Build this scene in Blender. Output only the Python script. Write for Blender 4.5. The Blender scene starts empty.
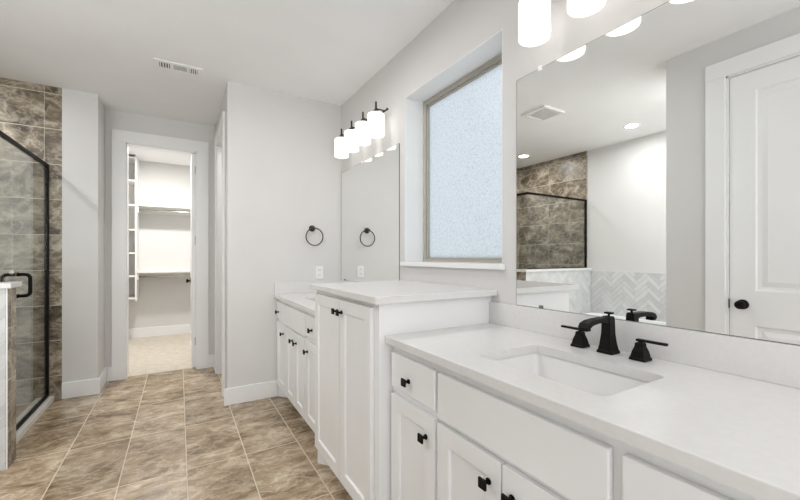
import bpy, bmesh, math, random
from mathutils import Vector, Matrix
random.seed(7)
PI = math.pi
S = bpy.context.scene
COL = S.collection

# ------------------------------------------------------------------ camera
F_PX, VX, VY, CAM_H = 370.7, 179.1, 256.55, 1.24
yaw = math.atan((400 - VX) / F_PX)
cd = bpy.data.cameras.new('camera')
cd.sensor_width = 36; cd.lens = F_PX / 800 * 36
cd.shift_y = (VY - 250) / 800
cd.clip_start = 0.02
cam = bpy.data.objects.new('camera', cd); COL.objects.link(cam)
cam.location = (0, 0, CAM_H); cam.rotation_euler = (PI / 2, 0, -yaw)
S.camera = cam

# ------------------------------------------------------------------ world, light levels, exposure
S.view_settings.view_transform = 'Standard'
S.view_settings.look = 'None'
S.view_settings.gamma = 1
S.view_settings.use_curve_mapping = False
S.view_settings.exposure = 0.62
w = bpy.data.worlds.new('world'); S.world = w; w.use_nodes = True
bg = w.node_tree.nodes['Background']
bg.inputs[0].default_value = (0.99, 0.99, 1.0, 1); bg.inputs[1].default_value = 1.45
E_CAN, E_SHADE, E_BULB, E_CLOSET, E_DAY = 175.0, 0.9, 3.0, 235.0, 4.0
ld = bpy.data.lights.new('daylight', 'AREA'); ld.shape = 'RECTANGLE'; ld.size = 1.5; ld.size_y = 1.7
ld.energy = E_DAY; ld.color = (0.86, 0.94, 1.0)
lo = bpy.data.objects.new('daylight', ld); COL.objects.link(lo)
lo.location = (2.35, 1.75, 1.9); lo.rotation_euler = (0, PI / 2, 0)
l2 = bpy.data.lights.new('tub_fill_light', 'AREA'); l2.shape = 'RECTANGLE'; l2.size = 1.5; l2.size_y = 1.6  # added fill for the left ceiling, pier and alcove
l2.energy = 10.0; l2.color = (.97, .985, 1.0)
lo2 = bpy.data.objects.new('tub_fill_light', l2); COL.objects.link(lo2)
lo2.location = (-1.30, 1.0, 1.55); lo2.rotation_euler = (math.radians(97), 0, 0)    # added fill lamp behind the made-up tub window, shining in (+y)

# ------------------------------------------------------------------ key dimensions
W = 1.355            # right (vanity) wall
CE = 2.707           # ceiling
TY = 3.396           # towel-ring wall
AX = 0.347           # alcove right wall
CY = 4.656           # closet door wall
PX = -0.63           # pier side
PY = 4.28            # pier front, shower back wall
PT = -0.876          # edge of brown tile on the pier
LX = -2.17           # left wall
DX = -0.43           # door wall
DYE = 1.362          # end of door wall
WY0, WY1, WZ0, WZ1 = 1.298, 2.208, 1.20, 2.352   # window opening
BACK = -0.9

# ------------------------------------------------------------------ materials
def nt(name):
    m = bpy.data.materials.new(name); m.use_nodes = True
    return m, m.node_tree, m.node_tree.nodes['Principled BSDF']
def noise_color(m, N, b, col, var, scale, bump=0.0, bscale=200):
    L = N.links
    tc = N.nodes.new('ShaderNodeTexCoord')
    n = N.nodes.new('ShaderNodeTexNoise'); n.inputs['Scale'].default_value = scale; n.inputs['Detail'].default_value = 4
    L.new(tc.outputs['Object'], n.inputs['Vector'])
    r = N.nodes.new('ShaderNodeValToRGB')
    r.color_ramp.elements[0].position = .3; r.color_ramp.elements[1].position = .7
    r.color_ramp.elements[0].color = tuple(c * (1 - var) for c in col) + (1,)
    r.color_ramp.elements[1].color = tuple(min(1, c * (1 + var)) for c in col) + (1,)
    L.new(n.outputs['Fac'], r.inputs[0]); L.new(r.outputs[0], b.inputs['Base Color'])
    if bump:
        n2 = N.nodes.new('ShaderNodeTexNoise'); n2.inputs['Scale'].default_value = bscale
        bp = N.nodes.new('ShaderNodeBump'); bp.inputs['Strength'].default_value = bump; bp.inputs['Distance'].default_value = .002
        L.new(tc.outputs['Object'], n2.inputs['Vector']); L.new(n2.outputs['Fac'], bp.inputs['Height'])
        L.new(bp.outputs[0], b.inputs['Normal'])
def mat(name, col, rough=.5, metal=0, var=.015, scale=3, bump=0, bscale=200, coat=0, spec=.5):
    m, N, b = nt(name)
    b.inputs['Roughness'].default_value = rough; b.inputs['Metallic'].default_value = metal
    b.inputs['Coat Weight'].default_value = coat; b.inputs['Specular IOR Level'].default_value = spec
    noise_color(m, N, b, col, var, scale, bump, bscale)
    return m
M_WALL = mat('wall_paint', (.69, .68, .666), .75, bump=.12, bscale=120)
M_CEIL = mat('ceiling_paint', (.90, .90, .90), .85, bump=.2, bscale=90)
M_TRIM = mat('white_trim_paint', (.86, .86, .855), .35)
M_CAB = mat('white_cabinet_paint', (.86, .865, .865), .32)
M_QUARTZ = mat('white_quartz', (.735, .726, .712), .2, var=.02, scale=60, spec=.35)
M_SPLASH = M_QUARTZ
M_PORC = mat('white_porcelain', (.82, .815, .80), .12, coat=.4)
M_BLACK = mat('oil_rubbed_black_metal', (.006, .0055, .005), .5, metal=0, var=.1, spec=.14)
M_BRONZE = mat('aged_bronze_metal', (.055, .045, .036), .38, metal=.5, var=.1)
M_BRUSH = mat('brushed_nickel', (.42, .39, .35), .3, metal=1)
M_PLASTIC = mat('white_plastic', (.88, .875, .86), .35)
M_DARK = mat('dark_slot', (.05, .05, .048), .8)
M_GREYV = mat('grey_duct', (.17, .165, .155), .8)
M_CARPET = mat('beige_carpet', (.62, .56, .47), .95, var=.1, scale=14, bump=.8, bscale=300)
M_WINF = mat('tan_window_vinyl', (.43, .41, .36), .45)
M_SHOWERPAN = mat('shower_pan_tile', (.42, .37, .30), .5, var=.1, scale=20)
M_CURB = mat('cream_curb_stone', (.78, .755, .70), .3)

def m_mirror():
    m, N, b = nt('mirror_silver')
    b.inputs['Base Color'].default_value = (.92, .93, .92, 1); b.inputs['Metallic'].default_value = 1
    b.inputs['Roughness'].default_value = 0.0
    return m
M_MIRROR = m_mirror()
def m_glass(name, tint=(.97, .985, .975), ior=1.45, fac=1.0):
    m, N, b = nt(name); L = N.links
    N.nodes.remove(b)
    out = N.nodes['Material Output']
    t = N.nodes.new('ShaderNodeBsdfTransparent'); t.inputs[0].default_value = tint + (1,)
    g = N.nodes.new('ShaderNodeBsdfGlossy'); g.inputs['Roughness'].default_value = 0
    fr = N.nodes.new('ShaderNodeFresnel'); ge = N.nodes.new('ShaderNodeNewGeometry')
    mr = N.nodes.new('ShaderNodeMapRange'); mr.inputs['To Min'].default_value = ior; mr.inputs['To Max'].default_value = 1 / ior
    L.new(ge.outputs['Backfacing'], mr.inputs['Value']); L.new(mr.outputs[0], fr.inputs[0])
    mx = N.nodes.new('ShaderNodeMixShader')
    L.new(fr.outputs[0], mx.inputs[0]); L.new(t.outputs[0], mx.inputs[1]); L.new(g.outputs[0], mx.inputs[2])
    L.new(mx.outputs[0], out.inputs[0])
    return m
M_GLASS = m_glass('clear_shower_glass')
def m_frost():
    m, N, b = nt('obscure_patterned_glass'); L = N.links
    N.nodes.remove(b); out = N.nodes['Material Output']
    tc = N.nodes.new('ShaderNodeTexCoord')
    v = N.nodes.new('ShaderNodeTexVoronoi'); v.inputs['Scale'].default_value = 110
    n = N.nodes.new('ShaderNodeTexNoise'); n.inputs['Scale'].default_value = 60; n.inputs['Detail'].default_value = 3
    L.new(tc.outputs['Object'], v.inputs['Vector']); L.new(tc.outputs['Object'], n.inputs['Vector'])
    r = N.nodes.new('ShaderNodeValToRGB')
    r.color_ramp.elements[0].position = .1; r.color_ramp.elements[1].position = .75
    r.color_ramp.elements[0].color = (.60, .625, .64, 1); r.color_ramp.elements[1].color = (.44, .47, .495, 1)
    mm = N.nodes.new('ShaderNodeMath'); mm.operation = 'MULTIPLY'; mm.inputs[1].default_value = 1.5
    L.new(v.outputs['Distance'], mm.inputs[0])
    ad = N.nodes.new('ShaderNodeMath'); ad.operation = 'MULTIPLY'
    L.new(mm.outputs[0], ad.inputs[0]); L.new(n.outputs['Fac'], ad.inputs[1])
    L.new(ad.outputs[0], r.inputs[0])
    t = N.nodes.new('ShaderNodeBsdfTranslucent'); L.new(r.outputs[0], t.inputs[0])
    g = N.nodes.new('ShaderNodeBsdfGlossy'); g.inputs['Roughness'].default_value = .25
    bp = N.nodes.new('ShaderNodeBump'); bp.inputs['Strength'].default_value = .6; bp.inputs['Distance'].default_value = .004
    L.new(ad.outputs[0], bp.inputs['Height']); L.new(bp.outputs[0], g.inputs['Normal'])
    mx = N.nodes.new('ShaderNodeMixShader'); mx.inputs[0].default_value = .06
    L.new(t.outputs[0], mx.inputs[1]); L.new(g.outputs[0], mx.inputs[2]); L.new(mx.outputs[0], out.inputs[0])
    return m
M_FROST = m_frost()
def m_emit(name, col, strength, base=(.8, .8, .8)):
    m, N, b = nt(name)
    b.inputs['Base Color'].default_value = base + (1,)
    b.inputs['Emission Color'].default_value = col + (1,); b.inputs['Emission Strength'].default_value = strength
    b.inputs['Roughness'].default_value = .25
    return m
M_CAN = m_emit('lit_downlight_lens', (.985, .99, 1), E_CAN)
M_CLOSETL = m_emit('lit_closet_lens', (1, .985, .965), E_CLOSET)
M_SHADE = m_emit('lit_opal_glass', (1, .96, .91), E_SHADE, (.45, .45, .445))
M_BULB = m_emit('lit_bulb', (1, .93, .82), E_BULB)

def tile_mat(name, axes, sizes, offs, grout, cols, rough=.25, vein=1.0, stretch=(1, 1), mort=.0022, thin=1.0):
    """rectangular stone tile grid measured in metres along two world axes"""
    m, N, b = nt(name); L = N.links; nd = N.nodes.new
    tc = nd('ShaderNodeTexCoord'); sp = nd('ShaderNodeSeparateXYZ'); L.new(tc.outputs['Object'], sp.inputs[0])
    def M(op, a, bb=None, c=None):
        n = nd('ShaderNodeMath'); n.operation = op
        for i, v in enumerate((a, bb, c)):
            if v is None: continue
            if isinstance(v, (int, float)): n.inputs[i].default_value = v
            else: L.new(v, n.inputs[i])
        return n.outputs[0]
    uv = []; ids = []; dist = []
    for k in range(2):
        c = sp.outputs[axes[k]]
        u = M('DIVIDE', M('SUBTRACT', c, offs[k]), sizes[k])
        fl = M('FLOOR', u); fr = M('SUBTRACT', u, fl)
        d = M('MULTIPLY', M('MINIMUM', fr, M('SUBTRACT', 1.0, fr)), sizes[k] * (thin if k == 0 else 1))
        uv.append(c); ids.append(fl); dist.append(d)
    dmin = M('MINIMUM', dist[0], dist[1])
    g = nd('ShaderNodeMapRange'); g.inputs['From Min'].default_value = mort; g.inputs['From Max'].default_value = mort + .0012
    L.new(dmin, g.inputs['Value'])            # 0 in the grout, 1 on the tile
    ci = nd('ShaderNodeCombineXYZ'); L.new(ids[0], ci.inputs[0]); L.new(ids[1], ci.inputs[1])
    wn = nd('ShaderNodeTexWhiteNoise'); wn.noise_dimensions = '3D'; L.new(ci.outputs[0], wn.inputs['Vector'])
    off = nd('ShaderNodeVectorMath'); off.operation = 'SCALE'; off.inputs['Scale'].default_value = 9; L.new(wn.outputs['Color'], off.inputs[0])
    cu = nd('ShaderNodeCombineXYZ')
    L.new(M('MULTIPLY', uv[0], stretch[0]), cu.inputs[0]); L.new(M('MULTIPLY', uv[1], stretch[1]), cu.inputs[1])
    ps = nd('ShaderNodeVectorMath'); ps.operation = 'ADD'; L.new(cu.outputs[0], ps.inputs[0]); L.new(off.outputs[0], ps.inputs[1])
    n1 = nd('ShaderNodeTexNoise'); n1.inputs['Scale'].default_value = 4.2; n1.inputs['Detail'].default_value = 7
    n1.inputs['Roughness'].default_value = .62; n1.inputs['Distortion'].default_value = .7; L.new(ps.outputs[0], n1.inputs['Vector'])
    r = nd('ShaderNodeValToRGB'); cr = r.color_ramp
    cr.elements[0].position = .38; cr.elements[0].color = cols[0] + (1,)
    cr.elements[1].position = .64; cr.elements[1].color = cols[-1] + (1,)
    for i, c in enumerate(cols[1:-1]):
        e = cr.elements.new(.38 + .26 * (i + 1) / (len(cols) - 1)); e.color = c + (1,)
    fine = nd('ShaderNodeTexNoise'); fine.inputs['Scale'].default_value = 16; fine.inputs['Detail'].default_value = 8; fine.inputs['Roughness'].default_value = .7; fine.inputs['Distortion'].default_value = .5
    L.new(ps.outputs[0], fine.inputs['Vector'])
    L.new(M('ADD', M('MULTIPLY', n1.outputs['Fac'], .70), M('MULTIPLY', fine.outputs['Fac'], .32)), r.inputs[0])
    n2 = nd('ShaderNodeTexNoise'); n2.inputs['Scale'].default_value = 2.6; n2.inputs['Detail'].default_value = 5
    n2.inputs['Distortion'].default_value = .5; n2.inputs['Roughness'].default_value = .5
    p2 = nd('ShaderNodeVectorMath'); p2.operation = 'ADD'; p2.inputs[1].default_value = (5.3, 2.1, 7.7)
    L.new(ps.outputs[0], p2.inputs[0]); L.new(p2.outputs[0], n2.inputs['Vector'])
    a = M('ABSOLUTE', M('SUBTRACT', n2.outputs['Fac'], .5))
    vm = nd('ShaderNodeMapRange'); vm.inputs['From Min'].default_value = 0; vm.inputs['From Max'].default_value = .022
    vm.inputs['To Min'].default_value = 1; vm.inputs['To Max'].default_value = 0; L.new(a, vm.inputs['Value'])
    n3 = nd('ShaderNodeTexNoise'); n3.inputs['Scale'].default_value = 6.5; n3.inputs['Detail'].default_value = 6; n3.inputs['Distortion'].default_value = .35; n3.inputs['Roughness'].default_value = .6
    L.new(ps.outputs[0], n3.inputs['Vector'])
    vm2 = nd('ShaderNodeMapRange'); vm2.inputs['From Max'].default_value = .03; vm2.inputs['To Min'].default_value = 1; vm2.inputs['To Max'].default_value = 0
    L.new(M('ABSOLUTE', M('SUBTRACT', n3.outputs['Fac'], .52)), vm2.inputs['Value'])
    vsum = M('MAXIMUM', M('MULTIPLY', vm.outputs[0], .9), M('MULTIPLY', vm2.outputs[0], .75))
    vf = M('MULTIPLY', M('MULTIPLY', vsum, n1.outputs['Fac']), vein)
    mx = nd('ShaderNodeMix'); mx.data_type = 'RGBA'; L.new(vf, mx.inputs['Factor']); L.new(r.outputs[0], mx.inputs['A'])
    mx.inputs['B'].default_value = tuple(min(1, c * 1.25) for c in cols[-1]) + (1,)
    # tile-to-tile tone
    hs = nd('ShaderNodeHueSaturation'); L.new(mx.outputs['Result'], hs.inputs['Color'])
    L.new(M('ADD', M('MULTIPLY', wn.outputs['Value'], .22), .89), hs.inputs['Value'])
    m2 = nd('ShaderNodeMix'); m2.data_type = 'RGBA'; L.new(g.outputs[0], m2.inputs['Factor'])
    m2.inputs['A'].default_value = grout + (1,); L.new(hs.outputs[0], m2.inputs['B'])
    L.new(m2.outputs['Result'], b.inputs['Base Color'])
    L.new(M('ADD', M('MULTIPLY', g.outputs[0], rough - .8), .8), b.inputs['Roughness'])
    bp = nd('ShaderNodeBump'); bp.inputs['Strength'].default_value = .5; bp.inputs['Distance'].default_value = .002
    L.new(g.outputs[0], bp.inputs['Height']); L.new(bp.outputs[0], b.inputs['Normal'])
    return m
FC = [(.135, .092, .052), (.26, .185, .11), (.38, .285, .185), (.56, .465, .35)]
M_FLOOR = tile_mat('brown_marble_floor_tile', (0, 1), (.3215, .632), (-.605, 2.489 - .632 * 8), (.62, .54, .42), FC, .24, 1.1, (.85, 1.35))
SC = [(.055, .04, .026), (.14, .108, .072), (.27, .222, .16), (.50, .44, .355)]
SG = (.62, .57, .48)
M_TILE_XZ = tile_mat('brown_marble_wall_tile_back', (0, 2), (.61, .3045), (-.99 - .61 * 5, 2.645 - .3045 * 9), SG, SC, .36, 1.1, (1, 1.3), thin=2.2)
M_TILE_YZ = tile_mat('brown_marble_wall_tile_side', (1, 2), (.61, .3045), (3.705 - .61 * 5, 2.645 - .3045 * 9), SG, SC, .36, 1.1, (1, 1.3), thin=2.2)

# ------------------------------------------------------------------ mesh helpers
def box(bm, x0, x1, y0, y1, z0, z1, bev=0, seg=2):
    t = bmesh.new()
    bmesh.ops.create_cube(t, size=1)
    for v in t.verts:
        v.co = Vector(((x0 + x1) / 2 + v.co.x * abs(x1 - x0), (y0 + y1) / 2 + v.co.y * abs(y1 - y0), (z0 + z1) / 2 + v.co.z * abs(z1 - z0)))
    if bev: bmesh.ops.bevel(t, geom=t.edges[:], offset=bev, segments=seg, affect='EDGES', profile=.5)
    me = bpy.data.meshes.new('t'); t.to_mesh(me); t.free(); bm.from_mesh(me); bpy.data.meshes.remove(me)
    return bm
def nb(*boxes, bev=0):
    bm = bmesh.new()
    for b in boxes: box(bm, *b, bev=bev)
    return bm
def frames(pts, closed=False):
    n = len(pts); out = []
    up = None
    for i in range(n):
        a = pts[i - 1] if (i > 0 or closed) else pts[i]
        c = pts[(i + 1) % n] if (i < n - 1 or closed) else pts[i]
        t = (c - a).normalized()
        if up is None:
            up = Vector((0, 0, 1)) if abs(t.z) < .9 else Vector((1, 0, 0))
        s = t.cross(up).normalized(); up = s.cross(t).normalized()
        out.append((s, up))
    return out
def tube(bm, pts, r, seg=12, closed=False, caps=True):
    pts = [Vector(p) for p in pts]; fr = frames(pts, closed); rings = []
    rr = r if isinstance(r, (list, tuple)) else [r] * len(pts)
    for p, (s, u), q in zip(pts, fr, rr):
        rings.append([bm.verts.new(p + (s * math.cos(2 * PI * k / seg) + u * math.sin(2 * PI * k / seg)) * q) for k in range(seg)])
    m = len(rings)
    for i in range(m if closed else m - 1):
        a, b = rings[i], rings[(i + 1) % m]
        for k in range(seg):
            f = bm.faces.new((a[k], a[(k + 1) % seg], b[(k + 1) % seg], b[k])); f.smooth = True
    if caps and not closed:
        bm.faces.new(rings[0][::-1]); bm.faces.new(rings[-1])
    bmesh.ops.recalc_face_normals(bm, faces=bm.faces[:])
    return bm
def loft(bm, loops, cap0=True, cap1=True, smooth=False):
    R = [[bm.verts.new(p) for p in l] for l in loops]
    n = len(R[0])
    for a, b in zip(R, R[1:]):
        for k in range(n):
            f = bm.faces.new((a[k], a[(k + 1) % n], b[(k + 1) % n], b[k])); f.smooth = smooth
    if cap0: bm.faces.new(R[0][::-1])
    if cap1: bm.faces.new(R[-1])
    bmesh.ops.recalc_face_normals(bm, faces=bm.faces[:])
    return bm
def lathe(bm, cx, cy, prof, seg=32, smooth=True):
    """prof: list of (r, z)"""
    loops = [[Vector((cx + r * math.cos(2 * PI * k / seg), cy + r * math.sin(2 * PI * k / seg), z)) for k in range(seg)] for r, z in prof]
    return loft(bm, loops, False, False, smooth)
def disc(bm, cx, cy, z, r, seg=32):
    bm.faces.new([bm.verts.new((cx + r * math.cos(2 * PI * k / seg), cy + r * math.sin(2 * PI * k / seg), z)) for k in range(seg)])
    return bm
def cyl(bm, p, q, r, seg=16): return tube(bm, [p, q], r, seg)

def obj(name, bm, m, parent=None, label=None):
    me = bpy.data.meshes.new(name); bm.to_mesh(me); bm.free()
    me.materials.append(m)
    o = bpy.data.objects.new(name, me); COL.objects.link(o)
    if parent is not None:
        o.parent = parent
        off = Vector((0, 0, 0)); p = parent
        while p is not None: off += p.location; p = p.parent
        o.location = -off
    if label: o['label'] = label
    return o
def thing(name, label, cat, loc, group=None):
    o = bpy.data.objects.new(name, None); COL.objects.link(o); o.location = loc; o.empty_display_size = .1
    o['label'] = label; o['category'] = cat
    if group: o['group'] = group
    return o
def tag(o, label, cat, group=None):
    o['label'] = label; o['category'] = cat
    if group: o['group'] = group
    return o
def struct(name, bm, m, parent=None, label=None, cat=None):
    o = obj(name, bm, m, parent)
    if parent is None:
        o['kind'] = 'structure'
        if label: o['label'] = label
        if cat: o['category'] = cat
    elif label: o['label'] = label
    return o
def struct_root(name, label, cat, loc):
    o = thing(name, label, cat, loc); o['kind'] = 'structure'; return o
def dup(root, loc, label=None, group=None):
    r = root.copy(); COL.objects.link(r); r.location = loc
    if label: r['label'] = label
    if group: r['group'] = group
    for ch in list(root.children):
        c = ch.copy(); COL.objects.link(c); c.parent = r
        for g in ch.children:
            d = g.copy(); COL.objects.link(d); d.parent = c
    return r

# ------------------------------------------------------------------ room shell
struct('floor', nb((LX - .12, W + .2, BACK, CY + .06, -.1, 0)), M_FLOOR, label='brown marbled stone tile floor with cream grout lines', cat='floor')
struct('floor_closet', nb((-1.3, .9, CY + .06, 7.02, -.1, .004)), M_CARPET, label='beige carpet inside the closet', cat='floor')
struct('ceiling', nb((LX - .12, W + .2, BACK, 7.02, CE, CE + .1)), M_CEIL, label='light grey painted ceiling', cat='ceiling')
struct('wall_right', nb((W, W + .2, BACK, WY0, 0, CE), (W, W + .2, WY1, CY + .06, 0, CE), (W, W + .2, WY0, WY1, 0, WZ0), (W, W + .2, WY0, WY1, WZ1, CE)), M_WALL,
       label='light grey wall behind the vanities', cat='wall')
struct('wall_towel', nb((AX, W, TY, TY + .12, 0, CE)), M_WALL, label='light grey wall holding the towel ring', cat='wall')
OY0, OY1, OZ = 3.69, 4.36, 2.42        # side doorway in the alcove
struct('wall_alcove', nb((AX, AX + .12, TY + .12, OY0, 0, CE), (AX, AX + .12, OY1, CY, 0, CE), (AX, AX + .12, OY0, OY1, OZ, CE)), M_WALL,
       label='light grey side wall of the alcove with a doorway', cat='wall')
CX0, CX1, CZ = -.466, .172, 2.40       # closet door opening
struct('wall_closet_front', nb((PX, CX0, CY, CY + .12, 0, CE), (CX1, W, CY, CY + .12, 0, CE), (CX0, CX1, CY, CY + .12, CZ, CE)), M_WALL,
       label='light grey wall around the closet doorway', cat='wall')
struct('wall_pier', nb((PT, PX, PY, CY + .12, 0, CE), (LX, PT, PY + .012, CY + .12, 0, CE)), M_WALL, label='light grey wall pier between shower and closet', cat='wall')
struct('wall_left', nb((LX - .12, LX, DYE - .12, CY, 0, CE)), M_WALL, label='light grey far wall seen in the large mirror', cat='wall')
DL0, DL1, DZ = .25, 1.012, 2.44        # entry door opening in the door wall
struct('wall_door', nb((DX - .12, DX, BACK, DL0, 0, CE), (DX - .12, DX, DL1, DYE, 0, CE), (DX - .12, DX, DL0, DL1, DZ, CE)), M_WALL,
       label='light grey wall with the panelled door, seen in the large mirror', cat='wall')
struct('wall_tub_end', nb((LX, -2.0, DYE - .12, DYE, 0, CE), (-.62, DX - .12, DYE - .12, DYE, 0, CE), (-2.0, -.62, DYE - .12, DYE, 0, .9), (-2.0, -.62, DYE - .12, DYE, 2.45, CE)), M_WALL, label='light grey wall at the near end of the bathtub', cat='wall')
struct('wall_closet_back', nb((-1.3, .9, 6.9, 7.02, 0, CE)), M_WALL, label='pale wall at the back of the closet', cat='wall')
struct('wall_closet_left', nb((-1.3, -1.18, CY + .12, 6.9, 0, CE)), M_WALL, label='pale left wall of the closet', cat='wall')
struct('wall_closet_right', nb((.78, .9, CY + .12, 6.9, 0, CE)), M_WALL, label='pale right wall of the closet', cat='wall')

# baseboards
def base(name, x0, x1, y0, y1, h=.142):
    bm = bmesh.new(); box(bm, x0, x1, y0, y1, 0, h, bev=.004)
    return struct(name, bm, M_TRIM, cat='baseboard', label='white painted baseboard')
base('baseboard_towel', AX - .028, .752, TY - .016, TY)['label'] = 'white baseboard below the towel ring wall'
base('baseboard_pier_front', PT, PX + .016, PY - .016, PY)['label'] = 'white baseboard on the front of the wall pier'
base('baseboard_pier_side', PX, PX + .016, PY, CY)['label'] = 'white baseboard on the side of the wall pier'
base('baseboard_closet_wall', PX + .016, CX0 - .11, CY - .016, CY)['label'] = 'short white baseboard left of the closet casing'
base('baseboard_closet_wall_right', CX1 + .11, AX - .016, CY - .016, CY)['label'] = 'short white baseboard right of the closet casing'
base('baseboard_alcove', AX - .016, AX, OY1 + .1, CY)['label'] = 'white baseboard in the far alcove corner'
base('baseboard_closet_back', -1.18, .78, 6.884, 6.9, .15)['label'] = 'white baseboard at the back of the closet'
base('baseboard_door_wall', DX, DX + .016, DL1 + .11, DYE)['label'] = 'white baseboard beside the panelled door'

# casings
def casing(name, label, plane, axis, a0, a1, top, face, wd=.105, th=.018, jamb=.12):
    """flat door casing; axis 'x': wall plane y=plane, opening along x; face = -1/+1 side the casing protrudes to"""
    bm = bmesh.new()
    def bx(u0, u1, d0, d1, z0, z1, bev=.003):
        lo, hi = sorted((plane + face * d0, plane + face * d1))
        if axis == 'x': box(bm, u0, u1, lo, hi, z0, z1, bev)
        else: box(bm, lo, hi, u0, u1, z0, z1, bev)
    bx(a0 - wd, a0 + .004, 0, th, 0, top - .004 + 0)
    bx(a1 - .004, a1 + wd, 0, th, 0, top - .004)
    bx(a0 - wd, a1 + wd, 0, th, top - .004, top + wd)
    # jamb lining
    bx(a0, a0 + .014, -jamb, 0, 0, top, 0); bx(a1 - .014, a1, -jamb, 0, 0, top, 0); bx(a0, a1, -jamb, 0, top - .014, top, 0)
    o = struct(name, bm, M_TRIM, label=label, cat='door casing')
    return o
casing('trim_1', 'white casing around the closet doorway', CY, 'x', CX0, CX1, CZ, -1, .112)
casing('trim_2', 'white casing around the alcove side doorway', AX, 'y', OY0, OY1, OZ, -1, .10)
casing('trim_3', 'white casing around the panelled door seen in the mirror', DX, 'y', DL0, DL1, DZ, 1, .105)

# ------------------------------------------------------------------ panelled leaves
def leaf_mesh(bm, mp, u0, u1, v0, v1, th, panels, d=.008, s=.012, raised=False):
    """slab with recessed panels on the front (w=0 front, w=-th back). mp(u,v,w)->world"""
    def q(a, flip=False):
        vs = [bm.verts.new(mp(*p)) for p in a]
        bm.faces.new(vs)
    # sides & back
    us = sorted({u0, u1} | {p[0] for p in panels} | {p[1] for p in panels})
    vs_ = sorted({v0, v1} | {p[2] for p in panels} | {p[3] for p in panels})
    def inside(u, v): return any(p[0] < u < p[1] and p[2] < v < p[3] for p in panels)
    for a, b in zip(us, us[1:]):
        for c, e in zip(vs_, vs_[1:]):
            if not inside((a + b) / 2, (c + e) / 2): q([(a, c, 0), (b, c, 0), (b, e, 0), (a, e, 0)])
    q([(u0, v0, -th), (u0, v1, -th), (u1, v1, -th), (u1, v0, -th)])
    e = .0
    q([(u0, v0, 0), (u0, v1, 0), (u0, v1, -th), (u0, v0, -th)]); q([(u1, v0, 0), (u1, v0, -th), (u1, v1, -th), (u1, v1, 0)])
    q([(u0, v0, 0), (u0, v0, -th), (u1, v0, -th), (u1, v0, 0)]); q([(u0, v1, 0), (u1, v1, 0), (u1, v1, -th), (u0, v1, -th)])
    for (a, b, c, f) in panels:
        steps = [(0, 0), (s * .35, -d * .35), (s * .5, -d * .9), (s, -d)]
        if raised: steps += [(s + .012, -d), (s + .04, -d * .25)]
        L_ = [[(a + i, c + i, ww), (b - i, c + i, ww), (b - i, f - i, ww), (a + i, f - i, ww)] for i, ww in steps]
        for l1, l2 in zip(L_, L_[1:]):
            for k in range(4): q([l1[k], l1[(k + 1) % 4], l2[(k + 1) % 4], l2[k]])
        q(L_[-1])
    bmesh.ops.remove_doubles(bm, verts=bm.verts[:], dist=1e-5)
    bmesh.ops.recalc_face_normals(bm, faces=bm.faces[:])
    # soften outer front edges
    return bm

# closet door, swung open into the closet
d1 = struct_root('door_1', 'white closet door standing open inside the closet', 'door', (.131, CY + .06, 0))
bm = bmesh.new()
leaf_mesh(bm, lambda u, v, ww: Vector((.122 - ww, u, v)), CY + .05, CY + .68, .012, CZ - .02, .035, [(CY + .16, CY + .57, 1.0, 2.25), (CY + .16, CY + .57, .2, .86)], raised=True)
struct('door_leaf', bm, M_TRIM, d1)
for z in (.30, 1.42, 2.2):
    h = bmesh.new(); box(h, .1495, .157, CY + .046, CY + .056, z - .045, z + .045, .002); obj('hinge', h, M_BRUSH, d1)
bm = bmesh.new(); kz, ky = .94, CY + .61
tube(bm, [(.1215, ky, kz), (.116, ky, kz), (.1155, ky, kz), (.100, ky, kz), (.096, ky, kz), (.087, ky, kz), (.078, ky, kz), (.073, ky, kz)], [.03, .03, .011, .010, .018, .026, .024, .010], 20)
obj('door_knob', bm, M_BLACK, d1, 'black round knob')

# entry door (seen in the mirror)
d2 = struct_root('door_2', 'white two-panel door with black knob, seen in the large mirror', 'door', (DX - .03, DL1 - .02, 0))
bm = bmesh.new(); fx = DX - .012
leaf_mesh(bm, lambda u, v, ww: Vector((fx + ww, u, v)), DL0 + .017, DL1 - .019, .012, DZ - .018, .035,
          [(DL0 + .13, DL1 - .145, 1.02, DZ - .14), (DL0 + .13, DL1 - .145, .22, .80)], d=.011, s=.018, raised=True)
struct('door_leaf', bm, M_TRIM, d2)
bm = bmesh.new(); kz, ky = .93, DL1 - .085
tube(bm, [(fx, ky, kz), (fx + .006, ky, kz), (fx + .009, ky, kz), (fx + .012, ky, kz), (fx + .03, ky, kz), (fx + .034, ky, kz), (fx + .042, ky, kz), (fx + .056, ky, kz), (fx + .064, ky, kz), (fx + .067, ky, kz)],
     [.032, .032, .027, .012, .011, .018, .026, .027, .020, .007], 24)
obj('door_knob', bm, M_BLACK, d2, 'black oval knob')
bm = bmesh.new(); box(bm, DX - .02, DX - .004, DL1 - .018, DL1 - .0135, .90, .96); obj('strike_plate', bm, M_BLACK, d2, 'small black strike plate')

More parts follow.
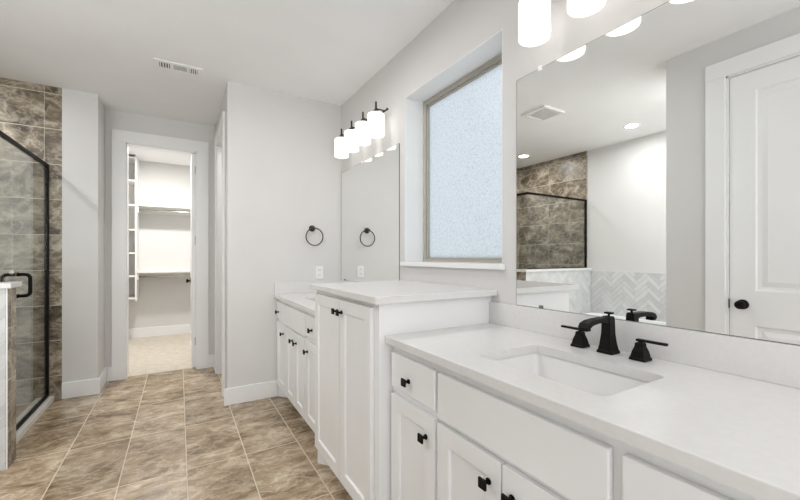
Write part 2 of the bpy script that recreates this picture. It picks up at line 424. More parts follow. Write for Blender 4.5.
# ------------------------------------------------------------------ window
wr = struct_root('window_1', 'tan framed window with obscured patterned glass above the tall cabinet', 'window', (W + .16, (WY0 + WY1) / 2, WZ0))
wx = W + .16
bm = bmesh.new(); f = .034
for (a, b, c, e) in ((WY0, WY0 + f, WZ0, WZ1), (WY1 - f, WY1, WZ0, WZ1), (WY0 + f, WY1 - f, WZ0, WZ0 + .022), (WY0 + f, WY1 - f, WZ1 - f, WZ1)):
    box(bm, wx - .010, wx + .04, a, b, c, e, .003)
f2 = f + .012
for (a, b, c, e) in ((WY0 + f, WY0 + f2, WZ0 + .022, WZ1 - f), (WY1 - f2, WY1 - f, WZ0 + .022, WZ1 - f), (WY0 + f2, WY1 - f2, WZ0 + .022, WZ0 + .032), (WY0 + f2, WY1 - f2, WZ1 - f2, WZ1 - f)):
    box(bm, wx + .004, wx + .036, a, b, c, e, .002)
struct('window_frame', bm, M_WINF, wr)
struct('window_pane', nb((wx + .018, wx + .024, WY0 + f, WY1 - f, WZ0 + .022, WZ1 - f)), M_FROST, wr)
bm = bmesh.new()
box(bm, W - .028, wx - .010, WY0 + .001, WY1 - .001, WZ0, WZ0 + .004)
box(bm, W - .03, W - .0005, WY0 - .02, WY1 + .02, WZ0 - .024, WZ0 + .004, .003)
struct('window_sill', bm, M_TRIM, wr)
bm = bmesh.new(); t = .004   # painted white drywall return of the recess
box(bm, W + .001, wx - .010, WY1 - t, WY1, WZ0 + .004, WZ1 - t); box(bm, W + .001, wx - .010, WY0, WY0 + t, WZ0 + .004, WZ1 - t)
box(bm, W + .001, wx - .010, WY0, WY1, WZ1 - t, WZ1)
struct('window_reveal', bm, M_TRIM, wr)

w2 = struct_root('window_added', 'added clear window over the near end of the bathtub, outside the picture, for fill light', 'window', (-1.31, DYE - .08, .9))  # made-up window, put in to let fill light onto pier and ceiling
bm = bmesh.new()
for (a, b, c, e) in ((-2.0, -1.96, .9, 2.45), (-.66, -.62, .9, 2.45), (-1.96, -.66, .9, .94), (-1.96, -.66, 2.41, 2.45)): box(bm, a, b, DYE - .11, DYE - .05, c, e, .003)
struct('window_frame', bm, M_WINF, w2)
struct('window_pane', nb((-1.96, -.66, DYE - .082, DYE - .078, .94, 2.41)), M_GLASS, w2)

# ------------------------------------------------------------------ shower
PW0, PW1, PWX = 3.03, 3.17, -.862
struct('wall_shower_back_tile', nb((LX, PT, PY - .0, PY + .012, 0, CE)), M_TILE_XZ, label='brown marbled tile on the back wall of the shower', cat='wall tile')
struct('wall_shower_side_tile', nb((LX, LX + .012, 3.09, PY, 0, CE)), M_TILE_YZ, label='brown marbled tile on the left wall of the shower', cat='wall tile')
struct('floor_shower', nb((LX + .012, -.985, PW1, PY, 0, .012)), M_SHOWERPAN, label='small brown tile shower floor', cat='floor')
struct('wall_pony', nb((LX + .012, PWX - .01, PW0 + .01, PW1, 0, 1.053)), M_TILE_XZ, label='half-height wall between bathtub and shower', cat='half wall')
struct('wall_pony_end_tile', nb((PWX - .01, PWX, PW0, PW1, 0, 1.053)), M_TILE_YZ, label='brown tile on the end of the half wall', cat='wall tile')
bm = bmesh.new(); box(bm, LX + .012, PWX + .022, PW0 - .018, PW1 + .02, 1.054, 1.085, .003)
struct('trim_4', bm, M_QUARTZ, label='white stone cap on the half wall', cat='wall cap')
bm = bmesh.new(); box(bm, PWX - .004, PWX + .002, PW0 - .003, PW0 + .002, 0, 1.053)
struct('trim_5', bm, M_TRIM, label='thin white edge strip on the half wall corner', cat='tile edge')
bm = bmesh.new(); box(bm, -1.04, -.925, PW1, PY, 0, .04, .003)
struct('trim_6', bm, M_CURB, label='low cream stone curb below the shower glass', cat='shower curb')

# herringbone tile
M_HB = []
def m_hb():
    m, N, b = nt('white_herringbone_tile'); L = N.links
    b.inputs['Roughness'].default_value = .18
    g = N.nodes.new('ShaderNodeNewGeometry')
    r = N.nodes.new('ShaderNodeValToRGB'); r.color_ramp.elements[0].color = (.56, .56, .56, 1); r.color_ramp.elements[1].color = (.74, .74, .735, 1)
    tc = N.nodes.new('ShaderNodeTexCoord'); n = N.nodes.new('ShaderNodeTexNoise'); n.inputs['Scale'].default_value = 5; n.inputs['Detail'].default_value = 5; n.inputs['Distortion'].default_value = 1.5
    L.new(tc.outputs['Object'], n.inputs['Vector'])
    a = N.nodes.new('ShaderNodeMath'); a.operation = 'MULTIPLY_ADD'; a.inputs[1].default_value = .7
    s = N.nodes.new('ShaderNodeMath'); s.operation = 'MULTIPLY_ADD'; s.inputs[1].default_value = .8; s.inputs[2].default_value = -.22
    L.new(n.outputs['Fac'], s.inputs[0]); L.new(g.outputs['Random Per Island'], a.inputs[0]); L.new(s.outputs[0], a.inputs[2])
    L.new(a.outputs[0], r.inputs[0]); L.new(r.outputs[0], b.inputs['Base Color'])
    return m
M_HBT = m_hb()
M_GROUT = mat('pale_grout', (.86, .855, .84), .8)
def herring(bm, mp, u0, u1, v0, v1, Lt=.20, Wt=.05, g=.002, th=.006):
    """herringbone rotated 45 deg clipped to the rectangle; mp(u,v,w)"""
    c = math.cos(PI / 4)
    t = bmesh.new()
    cu, cv = (u0 + u1) / 2, (v0 + v1) / 2; R = max(u1 - u0, v1 - v0) * .8 + .4
    n = int(R / Wt) + 4
    ratio = int(round(Lt / Wt))
    for i in range(-n, n):
        for j in range(-n, n):
            k = (i - j) % (2 * ratio)
            if k == 0: r = (i * Wt, i * Wt + Lt, j * Wt, j * Wt + Wt)
            elif k == 2 * ratio - 1: r = (i * Wt, i * Wt + Wt, j * Wt, j * Wt + Lt)
            else: continue
            a, b, d, e = r[0] + g / 2, r[1] - g / 2, r[2] + g / 2, r[3] - g / 2
            P = []
            for (x, y) in ((a, d), (b, d), (b, e), (a, e)):
                P.append((cu + (x - y) * c, cv + (x + y) * c))
            if max(p[0] for p in P) < u0 or min(p[0] for p in P) > u1 or max(p[1] for p in P) < v0 or min(p[1] for p in P) > v1: continue
            t.faces.new([t.verts.new((p[0], p[1], 0)) for p in P])
    for co, no in (((u0, 0, 0), (-1, 0, 0)), ((u1, 0, 0), (1, 0, 0)), ((0, v0, 0), (0, -1, 0)), ((0, v1, 0), (0, 1, 0))):
        bmesh.ops.bisect_plane(t, geom=t.verts[:] + t.edges[:] + t.faces[:], plane_co=co, plane_no=no, clear_outer=True)
    for f in t.faces:
        base_ = [bm.verts.new(mp(v.co.x, v.co.y, 0)) for v in f.verts]; top = [bm.verts.new(mp(v.co.x, v.co.y, th)) for v in f.verts]
        bm.faces.new(top); m_ = len(base_)
        for k in range(m_): bm.faces.new((base_[k], base_[(k + 1) % m_], top[(k + 1) % m_], top[k]))
    t.free(); bmesh.ops.recalc_face_normals(bm, faces=bm.faces[:])
    return bm
hp = struct('wall_pony_tile', herring(bmesh.new(), lambda u, v, ww: Vector((u, PW0 + .005 - ww, v)), LX + .014, PWX - .006, 0, 1.053), M_HBT, label='white herringbone tile on the bathtub side of the half wall', cat='wall tile')
obj('grout_bed', nb((LX + .012, PWX - .004, PW0 + .003, PW0 + .01, 0, 1.053)), M_GROUT, hp)
hl = struct('wall_tub_tile', herring(bmesh.new(), lambda u, v, ww: Vector((LX + .004 + ww, u, v)), DYE, PW0, .49, 1.045), M_HBT, label='white herringbone tile band on the wall behind the bathtub', cat='wall tile')
obj('grout_bed', nb((LX, LX + .005, DYE, PW0, .45, 1.048)), M_GROUT, hl)

# shower glass
GX, GY, GZ = -.972, 3.10, 2.03
sg = thing('shower_enclosure', 'clear glass shower enclosure with slim black frame and black pull handle', 'shower enclosure', (GX, PW1, 0))
bm = bmesh.new(); fr = .013
box(bm, GX - fr, GX + fr, GY - fr, PY, GZ - .025, GZ, .002)                 # header over the door
box(bm, LX + .012, GX + fr, GY - fr, GY + fr, GZ - .025, GZ, .002)          # header over the half wall
box(bm, GX - fr, GX + fr, PY - .03, PY, .041, GZ - .025, .002)              # wall jamb at the pier
box(bm, LX + .0125, LX + .035, GY - fr, GY + fr, 1.086, GZ - .025, .002)    # wall jamb on the left wall
obj('frame', bm, M_BLACK, sg, 'slim black metal frame')
bm = bmesh.new(); box(bm, GX - .014, GX + .013, PW1 + .022, PY - .03, .0405, .062, .002); obj('bottom_track', bm, M_BLACK, sg, 'black bottom track')
bm = bmesh.new(); box(bm, LX + .036, GX + .008, GY - .006, GY + .006, 1.0855, 1.095); obj('sill_channel', bm, M_BLACK, sg)
obj('fixed_glass', nb((LX + .036, GX - .006, GY - .004, GY + .004, 1.095, GZ - .02)), M_GLASS, sg)
obj('fixed_glass', nb((GX - .004, GX + .004, GY - .004, 3.165, 1.0855, GZ - .02), (GX - .004, GX + .004, 3.195, 3.50, .055, GZ - .02)), M_GLASS, sg)
dg = obj('glass_door', nb((GX - .004, GX + .004, 3.505, PY - .032, .064, GZ - .027)), M_GLASS, sg)
def c_pull(sx):
    bm = bmesh.new(); y = 3.575; z0, z1 = .965, 1.115; R = .028; D = .072
    pts = [(GX + sx * .005, y, z0), (GX + sx * (D - R), y, z0)]
    for k in range(1, 7):
        a = k / 6 * PI / 2; pts.append((GX + sx * (D - R + R * math.sin(a)), y, z0 + R - R * math.cos(a)))
    for k in range(0, 7):
        a = k / 6 * PI / 2; pts.append((GX + sx * (D - R + R * math.cos(a)), y, z1 - R + R * math.sin(a)))
    pts.append((GX + sx * .005, y, z1))
    tube(bm, pts, .0115, 12)
    for z in (z0, z1): cyl(bm, (GX + sx * .0045, y, z), (GX + sx * .014, y, z), .014)
    return bm
for sx in (1, -1): obj('handle', c_pull(sx), M_BLACK, dg, 'black C-shaped pull')
bm = bmesh.new(); box(bm, GX - .012, GX + .012, 3.49, 3.515, 1.125, 1.145, .002); obj('glass_clamp', bm, M_BRUSH, sg)

# bathtub (top edge visible in the mirror)
tb = thing('bathtub', 'white bathtub between half wall and door wall, seen in the large mirror', 'bathtub', (-1.75, 2.2, 0))
def rrect(x0, x1, y0, y1, r, z, n=6):
    out = []
    for cx, cy, a0 in ((x1 - r, y1 - r, 0), (x0 + r, y1 - r, PI / 2), (x0 + r, y0 + r, PI), (x1 - r, y0 + r, 1.5 * PI)):
        for k in range(n + 1):
            a = a0 + k / n * PI / 2; out.append(Vector((cx + r * math.cos(a), cy + r * math.sin(a), z)))
    return out
bx0, bx1, by0, by1 = LX + .001, -1.33, DYE + .001, PW0 - .001
bm = bmesh.new()
loft(bm, [rrect(bx0, bx1, by0, by1, .004, 0), rrect(bx0, bx1, by0, by1, .004, .475), rrect(bx0 + .006, bx1 - .006, by0 + .006, by1 - .006, .01, .488), rrect(bx0 + .08, bx1 - .08, by0 + .08, by1 - .08, .14, .488),
          rrect(bx0 + .095, bx1 - .095, by0 + .1, by1 - .1, .14, .475), rrect(bx0 + .17, bx1 - .17, by0 + .2, by1 - .22, .12, .10)], smooth=False)
obj('basin', bm, M_PORC, tb)
bm = bmesh.new(); cyl(bm, (-1.75, 2.74, .1005), (-1.75, 2.74, .104), .03); obj('drain', bm, M_BRUSH, tb)

# ------------------------------------------------------------------ vanities
def rect_front(bm, xf, y0, y1, z0, z1, th=.019):
    box(bm, xf, xf + th, y0, y1, z0, z1, .0035)
    return bm
def panel_front(bm, xf, y0, y1, z0, z1, th=.019, st=.058):
    leaf_mesh(bm, lambda u, v, ww: Vector((xf - ww, u, v)), y0, y1, z0, z1, th, [(y0 + st, y1 - st, z0 + st, z1 - st)], d=.009, s=.013)
    es = [e for e in bm.edges if all(abs(v.co.x - xf) < 1e-5 for v in e.verts) and
          (all(abs(v.co.y - y0) < 1e-5 for v in e.verts) or all(abs(v.co.y - y1) < 1e-5 for v in e.verts) or all(abs(v.co.z - z0) < 1e-5 for v in e.verts) or all(abs(v.co.z - z1) < 1e-5 for v in e.verts))]
    bmesh.ops.bevel(bm, geom=es, offset=.003, segments=2, affect='EDGES', profile=.5)
    return bm
def knob(parent, xf, y, z):
    bm = bmesh.new()
    cyl(bm, (xf + .0005, y, z), (xf - .004, y, z), .0095, 16)
    cyl(bm, (xf - .004, y, z), (xf - .022, y, z), .0055, 12)
    box(bm, xf - .029, xf - .0215, y - .0145, y + .0145, z - .0145, z + .0145, .0015)
    return obj('knob', bm, M_BLACK, parent, 'black square knob')
CT, CTB = .908, .879        # countertop top and underside
def vanity(name, label, y0, y1, xbody, layout, xf, left_foot=None, open_ends=True):
    """cabinet against the right wall between y0 (near) and y1 (far)"""
    t = thing(name, label, 'vanity cabinet', (W, (y0 + y1) / 2, 0))
    bm = bmesh.new()
    box(bm, xbody, W - .001, y0, y0 + .018, .10, CTB - .001); box(bm, xbody, W - .001, y1 - .018, y1, .10, CTB - .001)
    box(bm, xbody, W - .001, y0 + .018, y1 - .018, .10, .118); box(bm, W - .012, W - .001, y0 + .018, y1 - .018, .118, CTB - .001)
    # face frame
    box(bm, xbody, xbody + .019, y0 + .018, y1 - .018, .118, .14); box(bm, xbody, xbody + .019, y0 + .018, y1 - .018, .82, CTB - .001)
    box(bm, xbody, xbody + .019, y0 + .018, y1 - .018, .64, .725)
    for za, zb in ((.14, .64), (.725, .82)):
        box(bm, xbody, xbody + .019, y0 + .018, y0 + .04, za, zb); box(bm, xbody, xbody + .019, y1 - .04, y1 - .018, za, zb)
    for a, b in layout['stiles']:
        for za, zb in ((.14, .64), (.725, .82)): box(bm, xbody, xbody + .019, a - .008, b + .008, za, zb)
    obj('carcass', bm, M_CAB, t)
    obj('toe_kick', nb((xbody + .075, xbody + .09, y0, y1, .0, .0995)), M_CAB, t)
    for (a, b, z0, z1, kind, kn) in layout['fronts']:
        bm = bmesh.new()
        if kind == 'door': panel_front(bm, xf, a, b, z0, z1)
        else: rect_front(bm, xf, a, b, z0, z1)
        o = obj({'door': 'door', 'drawer': 'drawer', 'false': 'false_front'}[kind], bm, M_CAB, t)
        if kn: knob(o, xf, *kn)
    return t
XN = .783; XNF = .763
near = dict(stiles=[(1.028, 1.05), (.408, .44), (.712, .732)], fronts=[
    (1.048, 1.352, .70, .842, 'drawer', (1.213, .757)), (1.048, 1.352, .115, .672, 'door', (1.097, .592)),
    (.438, 1.030, .686, .842, 'false', None), (.737, 1.030, .115, .668, 'door', (.783, .596)), (.438, .731, .115, .668, 'door', (.695, .596)),
    (.105, .412, .70, .842, 'drawer', (.258, .757)), (.105, .412, .115, .672, 'door', (.37, .592))])
vanity('vanity_cabinet', 'white vanity cabinet in the right foreground under the sink with the black faucet', .08, 1.370, XN, near, XNF)
XF_, XFF = .762, .742
far = dict(stiles=[(3.035, 3.06), (2.775, 2.795), (2.50, 2.53)], fronts=[
    (3.058, 3.372, .70, .845, 'drawer', (3.30, .76)), (3.058, 3.372, .115, .672, 'door', (3.13, .60)),
    (2.53, 3.042, .686, .845, 'false', None), (2.79, 3.042, .115, .668, 'door', (2.838, .60)), (2.53, 2.782, .115, .668, 'door', (2.735, .60)),
    (2.202, 2.512, .70, .845, 'drawer', (2.36, .76)), (2.202, 2.512, .115, .672, 'door', (2.46, .60))])
fv = vanity('vanity_cabinet', 'white vanity cabinet at the far end, against the towel ring wall', 2.192, 3.395, XF_, far, XFF)
def foot(parent, xb, y, dy):
    """angled toe-kick return at the end of a cabinet"""
    bm = bmesh.new(); a = Vector((xb, y, 0)); b = Vector((xb + .082, y - .10, 0)); n = Vector((0.013, 0.011, 0))
    loft(bm, [[a, b, b + n, a + n], [p + Vector((0, 0, .0995)) for p in (a, b, b + n, a + n)]])
    return obj('toe_kick_return', bm, M_CAB, parent)
foot(fv, XF_ - .008, 3.380, 0)

# tall middle cabinet
TX, TXF = .716, .696
tc_ = thing('tall_cabinet', 'tall white two-door cabinet standing between the two vanities under the window', 'cabinet', (W, 1.8, 0))
TZ = 1.046
bm = bmesh.new()
box(bm, TX, W - .001, 1.3715, 1.39, 0.10, TZ); box(bm, TX + .1, W - .001, 1.3715, 1.39, 0, .10)
box(bm, TX, W - .001, 2.167, 2.185, .10, TZ)
box(bm, TX, W - .001, 1.39, 2.167, .10, .118); box(bm, W - .012, W - .001, 1.39, 2.167, .118, TZ)
box(bm, TX, TX + .019, 1.39, 2.167, 1.0, TZ); box(bm, TX, TX + .019, 1.39, 2.167, .118, .14); box(bm, TX, TX + .019, 1.39, 1.43, .14, 1.0)
box(bm, TX, TX + .019, 2.14, 2.167, .14, 1.0); box(bm, TX, TX + .019, 1.74, 1.785, .14, 1.0)
obj('carcass', bm, M_CAB, tc_)
obj('toe_kick', nb((TX + .085, TX + .1, 1.39, 2.07, 0, .0995)), M_CAB, tc_)
for a, b, ky in ((1.765, 2.162, 1.793), (1.417, 1.760, 1.733)):
    bm = bmesh.new(); panel_front(bm, TXF, a, b, .108, 1.022); o = obj('door', bm, M_CAB, tc_); knob(o, TXF, ky, .962)
foot(tc_, TX - .002, 2.165, 0)

# countertops
def slab(bm, x0, x1, y0, y1, z0, z1, hole=None):
    if hole is None: return box(bm, x0, x1, y0, y1, z0, z1, .002)
    hx0, hx1, hy0, hy1, r = hole
    H = rrect(hx0, hx1, hy0, hy1, r, z1, 5)
    outer = [Vector((x0, y0, z1)), Vector((x1, y0, z1)), Vector((x1, y1, z1)), Vector((x0, y1, z1))]
    res = []
    for z in (z1, z0):
        ov = [bm.verts.new((p.x, p.y, z)) for p in outer]; hv = [bm.verts.new((p.x, p.y, z)) for p in H]
        es = [bm.edges.new((ov[k], ov[(k + 1) % 4])) for k in range(4)] + [bm.edges.new((hv[k], hv[(k + 1) % len(hv)])) for k in range(len(hv))]
        bmesh.ops.triangle_fill(bm, use_beauty=True, use_dissolve=False, edges=es)
        res.append((ov, hv))
    for a, b in ((res[0][0], res[1][0]), (res[0][1], res[1][1])):
        for k in range(len(a)): bm.faces.new((a[k], a[(k + 1) % len(a)], b[(k + 1) % len(a)], b[k]))
    bmesh.ops.recalc_face_normals(bm, faces=bm.faces[:])
    es = [e for e in bm.edges if all(abs(v.co.x - x0) < 1e-5 and abs(v.co.z - z1) < 1e-5 for v in e.verts)]
    bmesh.ops.bevel(bm, geom=es, offset=.003, segments=2, affect='EDGES', profile=.5)
    return bm
HN = (.862, 1.158, .503, .940, .020)
cn = thing('countertop', 'white quartz countertop in the right foreground around the near sink', 'countertop', (W, .7, CT))
obj('slab', slab(bmesh.new(), .742, W - .0005, .06, 1.3705, CTB, CT, HN), M_QUARTZ, cn)
obj('backsplash', nb((W - .018, W - .0005, .06, 1.3705, CT, 1.014), bev=.0015), M_SPLASH, cn)
HF = (.862, 1.158, 2.57, 2.97, .018)
cf = thing('countertop', 'white quartz countertop of the far vanity by the towel ring wall', 'countertop', (W, 2.8, CT))
obj('slab', slab(bmesh.new(), .722, W - .0005, 2.192, TY - .0005, CTB, CT, HF), M_QUARTZ, cf)
obj('backsplash', nb((W - .018, W - .0005, 2.192, TY - .0005, CT, 1.014), bev=.0015), M_SPLASH, cf)
obj('side_splash', nb((.724, W - .018, TY - .018, TY - .0005, CT, 1.006), bev=.0015), M_SPLASH, cf)
bm = bmesh.new(); box(bm, .678, W - .0005, 1.33, 2.190, TZ + .0005, 1.076, .002)
tag(obj('countertop', bm, M_QUARTZ), 'raised white quartz top on the tall middle cabinet', 'countertop')

# sinks
def sink(h, label):
    x0, x1, y0, y1, r = h
    t = thing('sink', label, 'sink', ((x0 + x1) / 2, (y0 + y1) / 2, CTB - .15))
    zt = CTB - .0005; e = .004; bm = bmesh.new()
    L_ = [rrect(x0 - .03, x1 + .03, y0 - .03, y1 + .03, .03, zt), rrect(x0 - e, x1 + e, y0 - e, y1 + e, r + .006, zt), rrect(x0 - e + .002, x1 + e - .002, y0 - e + .002, y1 + e - .002, r + .006, zt - .01),
          rrect(x0 + .02, x1 - .02, y0 + .028, y1 - .028, .035, zt - .105), rrect(x0 + .035, x1 - .035, y0 + .045, y1 - .045, .035, zt - .125), rrect(x0 + .10, x1 - .10, y0 + .13, y1 - .13, .02, zt - .132),
          ]
    loft(bm, L_, False, True, True)
    L2 = [rrect(x0 - .03, x1 + .03, y0 - .03, y1 + .03, .03, zt), rrect(x0 - .028, x1 + .028, y0 - .028, y1 + .028, .03, zt - .02), rrect(x0, x1, y0, y1, .04, zt - .13), rrect(x0 + .06, x1 - .06, y0 + .08, y1 - .08, .04, zt - .145)]
    loft(bm, L2, False, True, True)
    bmesh.ops.remove_doubles(bm, verts=bm.verts[:], dist=1e-5); bmesh.ops.recalc_face_normals(bm, faces=bm.faces[:])
    obj('basin', bm, M_PORC, t)
    bm = bmesh.new(); cx, cy = (x0 + x1) / 2 + .0, (y0 + y1) / 2
    lathe(bm, cx, cy, [(.0, zt - .1285), (.018, zt - .128), (.021, zt - .1295), (.021, zt - .1315)], 24); obj('drain', bm, M_BLACK, t, 'round dark drain')
    return t
sink(HN, 'white rectangular undermount sink in the near countertop, below the black faucet')
sink(HF, 'white rectangular undermount sink in the far countertop, mostly hidden by the tall cabinet')

# faucets
def sq(cx, cy, z, hx, hy): return [Vector((cx - hx, cy - hy, z)), Vector((cx + hx, cy - hy, z)), Vector((cx + hx, cy + hy, z)), Vector((cx - hx, cy + hy, z))]
def faucet(cy, label):
    cx = 1.272; z = CT + .0005
    t = thing('faucet', label, 'faucet', (cx, cy, CT))
    bm = bmesh.new()
    loft(bm, [sq(cx, cy, z, .026, .026), sq(cx, cy, z + .008, .026, .026), sq(cx, cy, z + .011, .0232, .0232), sq(cx, cy, z + .033, .0195, .0195), sq(cx, cy, z + .065, .016, .016), sq(cx, cy, z + .117, .015, .0145), sq(cx, cy, z + .126, .013, .0125)])
    # spout: rectangular section swept toward -x, dipping at the tip
    path = [(.006, .112, .014, .012), (-.03, .1165, .0125, .0085), (-.075, .1165, .0135, .0075), (-.112, .113, .0155, .008), (-.132, .106, .0165, .0085), (-.142, .096, .0165, .006)]
    loops = []
    for i, (dx, dz, hy, hz) in enumerate(path):
        a = path[max(0, i - 1)]; b = path[min(len(path) - 1, i + 1)]
        tx, tz = b[0] - a[0], b[1] - a[1]; l = math.hypot(tx, tz); nx, nz = -tz / l, tx / l
        if nz < 0: nx, nz = -nx, -nz
        c = Vector((cx + dx, cy, z + dz))
        loops.append([c + Vector((nx * hz * s2, hy * s1, nz * hz * s2)) for s1, s2 in ((-1, -1), (1, -1), (1, 1), (-1, 1))])
    loft(bm, loops)
    box(bm, cx - .143, cx - .121, cy - .0135, cy + .0135, z + .088, z + .100, .002)
    obj('spout', bm, M_BLACK, t)
    bm = bmesh.new(); cyl(bm, (cx + .004, cy, z + .122), (cx + .004, cy, z + .136), .004); box(bm, cx - .005, cx + .013, cy - .013, cy + .013, z + .134, z + .140, .001); obj('lift_rod', bm, M_BLACK, t)
    for s in (1, -1):
        hy_ = cy + s * .104; bm = bmesh.new()
        loft(bm, [sq(cx, hy_, z, .0235, .0235), sq(cx, hy_, z + .007, .0235, .0235), sq(cx, hy_, z + .010, .021, .021), sq(cx, hy_, z + .028, .0175, .0175), sq(cx, hy_, z + .044, .012, .012), sq(cx, hy_, z + .052, .012, .012), sq(cx, hy_, z + .056, .009, .009)])
        h = obj('handle', bm, M_BLACK, t)
        bm = bmesh.new(); ya, yb = sorted((hy_ - s * .012, hy_ + s * .077))
        cyl(bm, (cx, hy_, z + .054), (cx, hy_, z + .06), .007); box(bm, cx - .0075, cx + .0075, ya, yb, z + .059, z + .067, .0025)
        obj('lever', bm, M_BLACK, h)
    return t
faucet(.731, 'black widespread faucet with two lever handles behind the near sink')
faucet(2.77, 'black widespread faucet behind the far sink, hidden by the tall cabinet').scale.z = .86

# ------------------------------------------------------------------ mirrors
def mirror(label, y0, y1, z0, z1, clips):
    t = thing('mirror', label, 'mirror', (W, (y0 + y1) / 2, z0))
    g = obj('mirror_glass', nb((W - .006, W - .0008, y0, y1, z0, z1)), M_MIRROR, t)
    bm = nb((W - .0063, W - .0005, y0 - .0012, y0, z0, z1), (W - .0063, W - .0005, y1, y1 + .0012, z0, z1), (W - .0063, W - .0005, y0 - .0012, y1 + .0012, z0 - .0012, z0), (W - .0063, W - .0005, y0 - .0012, y1 + .0012, z1, z1 + .0012))
    obj('mirror_edge', bm, M_GREYV, t, 'thin dark polished glass edge')
    for (y, z) in clips:
        bm = bmesh.new(); box(bm, W - .011, W - .0065, y - .009, y + .009, z - .011, z + .011, .002); obj('clip', bm, M_PLASTIC if z > 1.5 else M_GREYV, t, 'small plastic clip')
    return t
mirror('large frameless wall mirror above the near sink', -.15, 1.204, 1.0165, 2.058, [(1.073, 2.058), (.3, 2.058), (1.068, 1.017)])
mirror('smaller frameless wall mirror above the far vanity, beside the window', 2.277, 3.371, 1.0165, 2.048, [(2.9, 2.048), (3.28, 1.017), (2.45, 1.017)])

# ------------------------------------------------------------------ vanity lights
def vanity_light(y_first, label):
    ys = [y_first + i * .2225 for i in range(4)]; yc = sum(ys) / 4; SX = W - .12
    t = thing('vanity_light', label, 'wall light', (W, yc, 2.32), 'four-shade vanity lights above the mirrors')
    bm = bmesh.new(); box(bm, W - .022, W - .0005, yc - .06, yc + .06, 2.26, 2.38, .004); obj('wall_plate', bm, M_BRONZE, t)
    bm = bmesh.new(); zb = 2.32
    cyl(bm, (W - .045, ys[0] - .035, zb), (W - .045, ys[3] + .035, zb), .0065, 12); cyl(bm, (W - .022, yc, zb), (W - .045, yc, zb), .009)
    for y in (ys[0] - .035, ys[3] + .035): box(bm, W - .053, W - .037, y - .004, y + .004, zb - .008, zb + .008, .002)
    obj('bar', bm, M_BRONZE, t)
    for y in ys:
        bm = bmesh.new(); cyl(bm, (W - .045, y, zb), (SX, y, zb), .005, 10)
        cyl(bm, (SX, y, 2.296), (SX, y, 2.37), .0075, 12); lathe(bm, SX, y, [(.0001, 2.312), (.018, 2.310), (.021, 2.300), (.021, 2.292), (.0001, 2.292)], 20)
        a = obj('arm', bm, M_BRONZE, t)
        bm = bmesh.new(); R = .062; z0, z1 = 2.122, 2.284
        lathe(bm, SX, y, [(.018, z1 + .001), (R - .012, z1), (R - .003, z1 - .005), (R, z1 - .014), (R, z0 + .004), (R - .001, z0), (R - .004, z0), (R - .005, z0 + .004), (R - .005, z1 - .014), (R - .014, z1 - .006), (.018, z1 - .005)], 36)
        obj('lamp_shade', bm, M_SHADE, t, 'white opal glass cylinder shade, lit')
        bm = bmesh.new(); lathe(bm, SX, y, [(.0001, 2.155), (.012, 2.158), (.022, 2.172), (.026, 2.19), (.022, 2.212), (.013, 2.232), (.012, 2.25), (.0001, 2.25)], 20); obj('bulb', bm, M_BULB, t)
        bm = bmesh.new(); cyl(bm, (SX, y, 2.2505), (SX, y, 2.291), .017); obj('socket', bm, M_PLASTIC, t)
    return t
vl = vanity_light(.343, 'four-shade vanity light above the large near mirror')
ycn = .343 + .2225 * 1.5; ycf = 2.416 + .2225 * 1.5
dup(vl, (W, ycf, 2.32), 'four-shade vanity light above the far mirror left of the window')

# ------------------------------------------------------------------ small wall things
tr = thing('towel_ring', 'dark bronze towel ring mounted on the wall above the far vanity', 'towel ring', (1.068, TY, 1.50))
bm = bmesh.new(); cy_ = TY
tube(bm, [(1.066, TY - .0005, 1.502), (1.066, TY - .008, 1.502), (1.066, TY - .012, 1.502), (1.066, TY - .03, 1.502), (1.066, TY - .034, 1.502), (1.066, TY - .05, 1.502), (1.066, TY - .054, 1.502)], [.029, .029, .021, .013, .016, .016, .011], 20)
obj('mount', bm, M_BRONZE, tr)
bm = bmesh.new(); R = .080
tube(bm, [(1.078 + R * math.cos(2 * PI * k / 48), TY - .042, 1.424 + R * math.sin(2 * PI * k / 48)) for k in range(48)], .0052, 10, closed=True)
obj('ring', bm, M_BRONZE, tr)
ot = thing('power_outlet', 'white duplex power outlet on the wall below the towel ring', 'outlet', (1.135, TY, 1.09))
bm = bmesh.new(); box(bm, 1.10, 1.172, TY - .006, TY - .0005, 1.032, 1.148, .002); obj('cover_plate', bm, M_PLASTIC, ot)
for z in (1.066, 1.114):
    bm = bmesh.new(); box(bm, 1.119, 1.153, TY - .0085, TY - .006, z - .015, z + .015, .002); s = obj('socket', bm, M_PLASTIC, ot)
    bm = bmesh.new(); box(bm, 1.128, 1.131, TY - .0088, TY - .0084, z - .005, z + .007); box(bm, 1.141, 1.144, TY - .0088, TY - .0084, z - .005, z + .007); obj('slot', bm, M_DARK, s)

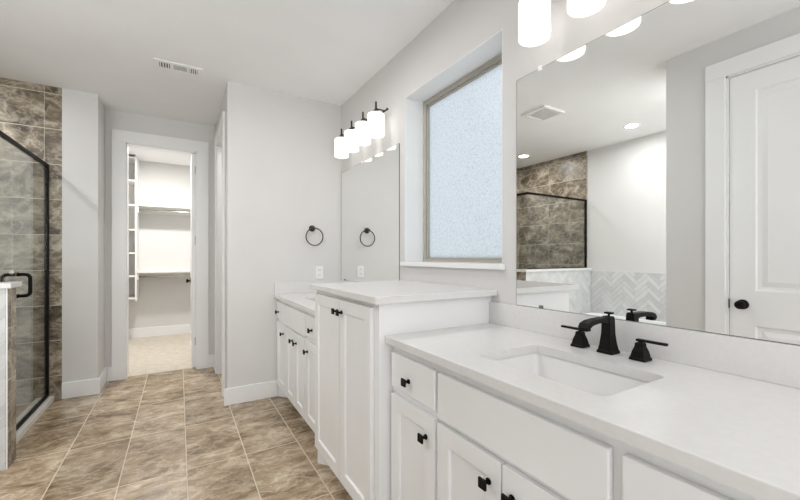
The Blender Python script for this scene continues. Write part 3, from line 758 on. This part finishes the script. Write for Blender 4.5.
# ceiling register near the alcove
vt = thing('ceiling_vent', 'white rectangular three-section air vent on the ceiling before the alcove', 'vent', (0, 3.355, CE))
vx0, vx1, vy0, vy1 = -.165, .160, 3.275, 3.435; z = CE
bm = bmesh.new()
secs = [(vx0 + .035, vx0 + .105), (vx0 + .128, vx1 - .108), (vx1 - .088, vx1 - .035)]
ya, yb = vy0 + .035, vy1 - .035
box(bm, vx0, vx1, vy0, ya, z - .008, z - .0005, .001); box(bm, vx0, vx1, yb, vy1, z - .008, z - .0005, .001)
xs = [vx0] + [v for s in secs for v in s] + [vx1]
for i in range(0, len(xs), 2): box(bm, xs[i], xs[i + 1], ya, yb, z - .008, z - .0005, 0)
obj('frame', bm, M_PLASTIC, vt)
obj('duct', nb(*[(a, b, ya, yb, z - .0015, z - .0005) for a, b in secs]), M_GREYV, vt)
for i, (a, b) in enumerate(secs):
    bm = bmesh.new()
    if i == 1:
        for k in range(7):
            y = ya + (yb - ya) * (k + .5) / 7; box(bm, a, b, y - .002, y + .001, z - .005, z - .003)
    else:
        n = 4
        for k in range(n):
            x = a + (b - a) * (k + .5) / n; box(bm, x - .004, x + .003, ya, yb, z - .007, z - .002)
    obj('louvers', bm, M_PLASTIC, vt)
# exhaust fan grille seen in the mirror
ex = thing('exhaust_fan', 'square white exhaust fan grille on the ceiling, seen in the large mirror', 'exhaust fan', (-.48, 2.5, CE))
bm = bmesh.new(); a0, a1, b0, b1 = -.645, -.335, 2.36, 2.64
for r_ in ((a0, a1, b0, b0 + .03), (a0, a1, b1 - .03, b1), (a0, a0 + .03, b0 + .03, b1 - .03), (a1 - .03, a1, b0 + .03, b1 - .03)): box(bm, *r_, z - .022, z - .0005, .002)
obj('frame', bm, M_PLASTIC, ex)
obj('housing', nb((a0 + .03, a1 - .03, b0 + .03, b1 - .03, z - .004, z - .0005)), M_GREYV, ex)
bm = bmesh.new()
for k in range(9):
    x = a0 + .03 + (a1 - a0 - .06) * (k + .5) / 9; box(bm, x - .009, x + .006, b0 + .03, b1 - .03, z - .017, z - .010)
obj('louvers', bm, M_PLASTIC, ex)

def can(x, y, label, r=.06, m=M_CAN, group=None):
    t = thing('recessed_light', label, 'recessed ceiling light', (x, y, CE))
    bm = bmesh.new(); lathe(bm, x, y, [(r + .022, CE - .0005), (r + .020, CE - .006), (r + .004, CE - .009), (r, CE - .006), (r, CE - .002)], 36); obj('trim_ring', bm, M_PLASTIC, t)
    bm = bmesh.new(); disc(bm, x, y, CE - .004, r - .0005); f = bm.faces[:] ; bmesh.ops.reverse_faces(bm, faces=f); obj('lens', bm, m, t, 'glowing round lens')
    return t
can(-1.66, 2.24, 'lit recessed ceiling light above the bathtub, seen in the large mirror')
can(-1.62, 3.72, 'lit recessed ceiling light above the shower, seen at the left edge of the large mirror')
can(-1.05, 1.52, 'added unseen recessed fill light near the wall at the tub end')  # added out of view to raise the bounce light in the left wing
can(.48, 2.02, 'added unseen recessed fill light above the floor before the tall cabinet')  # added out of view to brighten the alcove side
can(.85, 4.05, 'added unseen round fill light inside the small side room of the alcove', .045, M_CLOSETL)  # unseen, put in to brighten the alcove through its doorway
can(-.2, 5.7, 'round ceiling light inside the closet', .11, M_CLOSETL)

# ------------------------------------------------------------------ closet fittings
M_SHELF = mat('white_shelf_paint', (.82, .81, .77), .45)
sh = thing('closet_shelf_tower', 'white open shelf tower on the left inside the closet', 'shelving unit', (-.72, 6.7, .58))
y0, y1 = 6.52, 6.899
bm = bmesh.new(); box(bm, -.545, -.522, y0, y1, .60, 2.706); obj('side_panel', bm, M_SHELF, sh)
bm = bmesh.new(); box(bm, -.95, -.927, y0, y1, .60, 2.706); obj('side_panel', bm, M_SHELF, sh)
for zz in (.636, .956, 1.29, 1.625, 1.98, 2.33, 2.66):
    bm = bmesh.new(); box(bm, -.927, -.545, y0, y1, zz - .011, zz + .011, .001); obj('shelf', bm, M_SHELF, sh)
M_ROD = mat('brushed_steel_rod', (.55, .54, .52), .3, metal=1)
for (zz, where) in ((1.99, 'upper'), (1.01, 'lower')):
    t = thing('hanging_shelf', 'white %s closet shelf with a steel hanging rod under it' % where, 'closet shelf', (.1, 6.7, zz))
    bm = bmesh.new(); box(bm, -.521, .779, 6.56, 6.899, zz - .012, zz + .012, .001); obj('shelf_board', bm, M_SHELF, t)
    bm = bmesh.new(); box(bm, -.521, .779, 6.885, 6.899, zz - .09, zz - .0125); obj('cleat', bm, M_SHELF, t)
    bm = bmesh.new(); cyl(bm, (-.521, 6.62, zz - .07), (.779, 6.62, zz - .07), .016, 16); obj('hanging_rod', bm, M_ROD, t, 'round steel rod')
    bm = bmesh.new(); box(bm, -.5215, -.507, 6.575, 6.66, zz - .11, zz - .0125, .002); obj('rod_bracket', bm, M_SHELF, t)
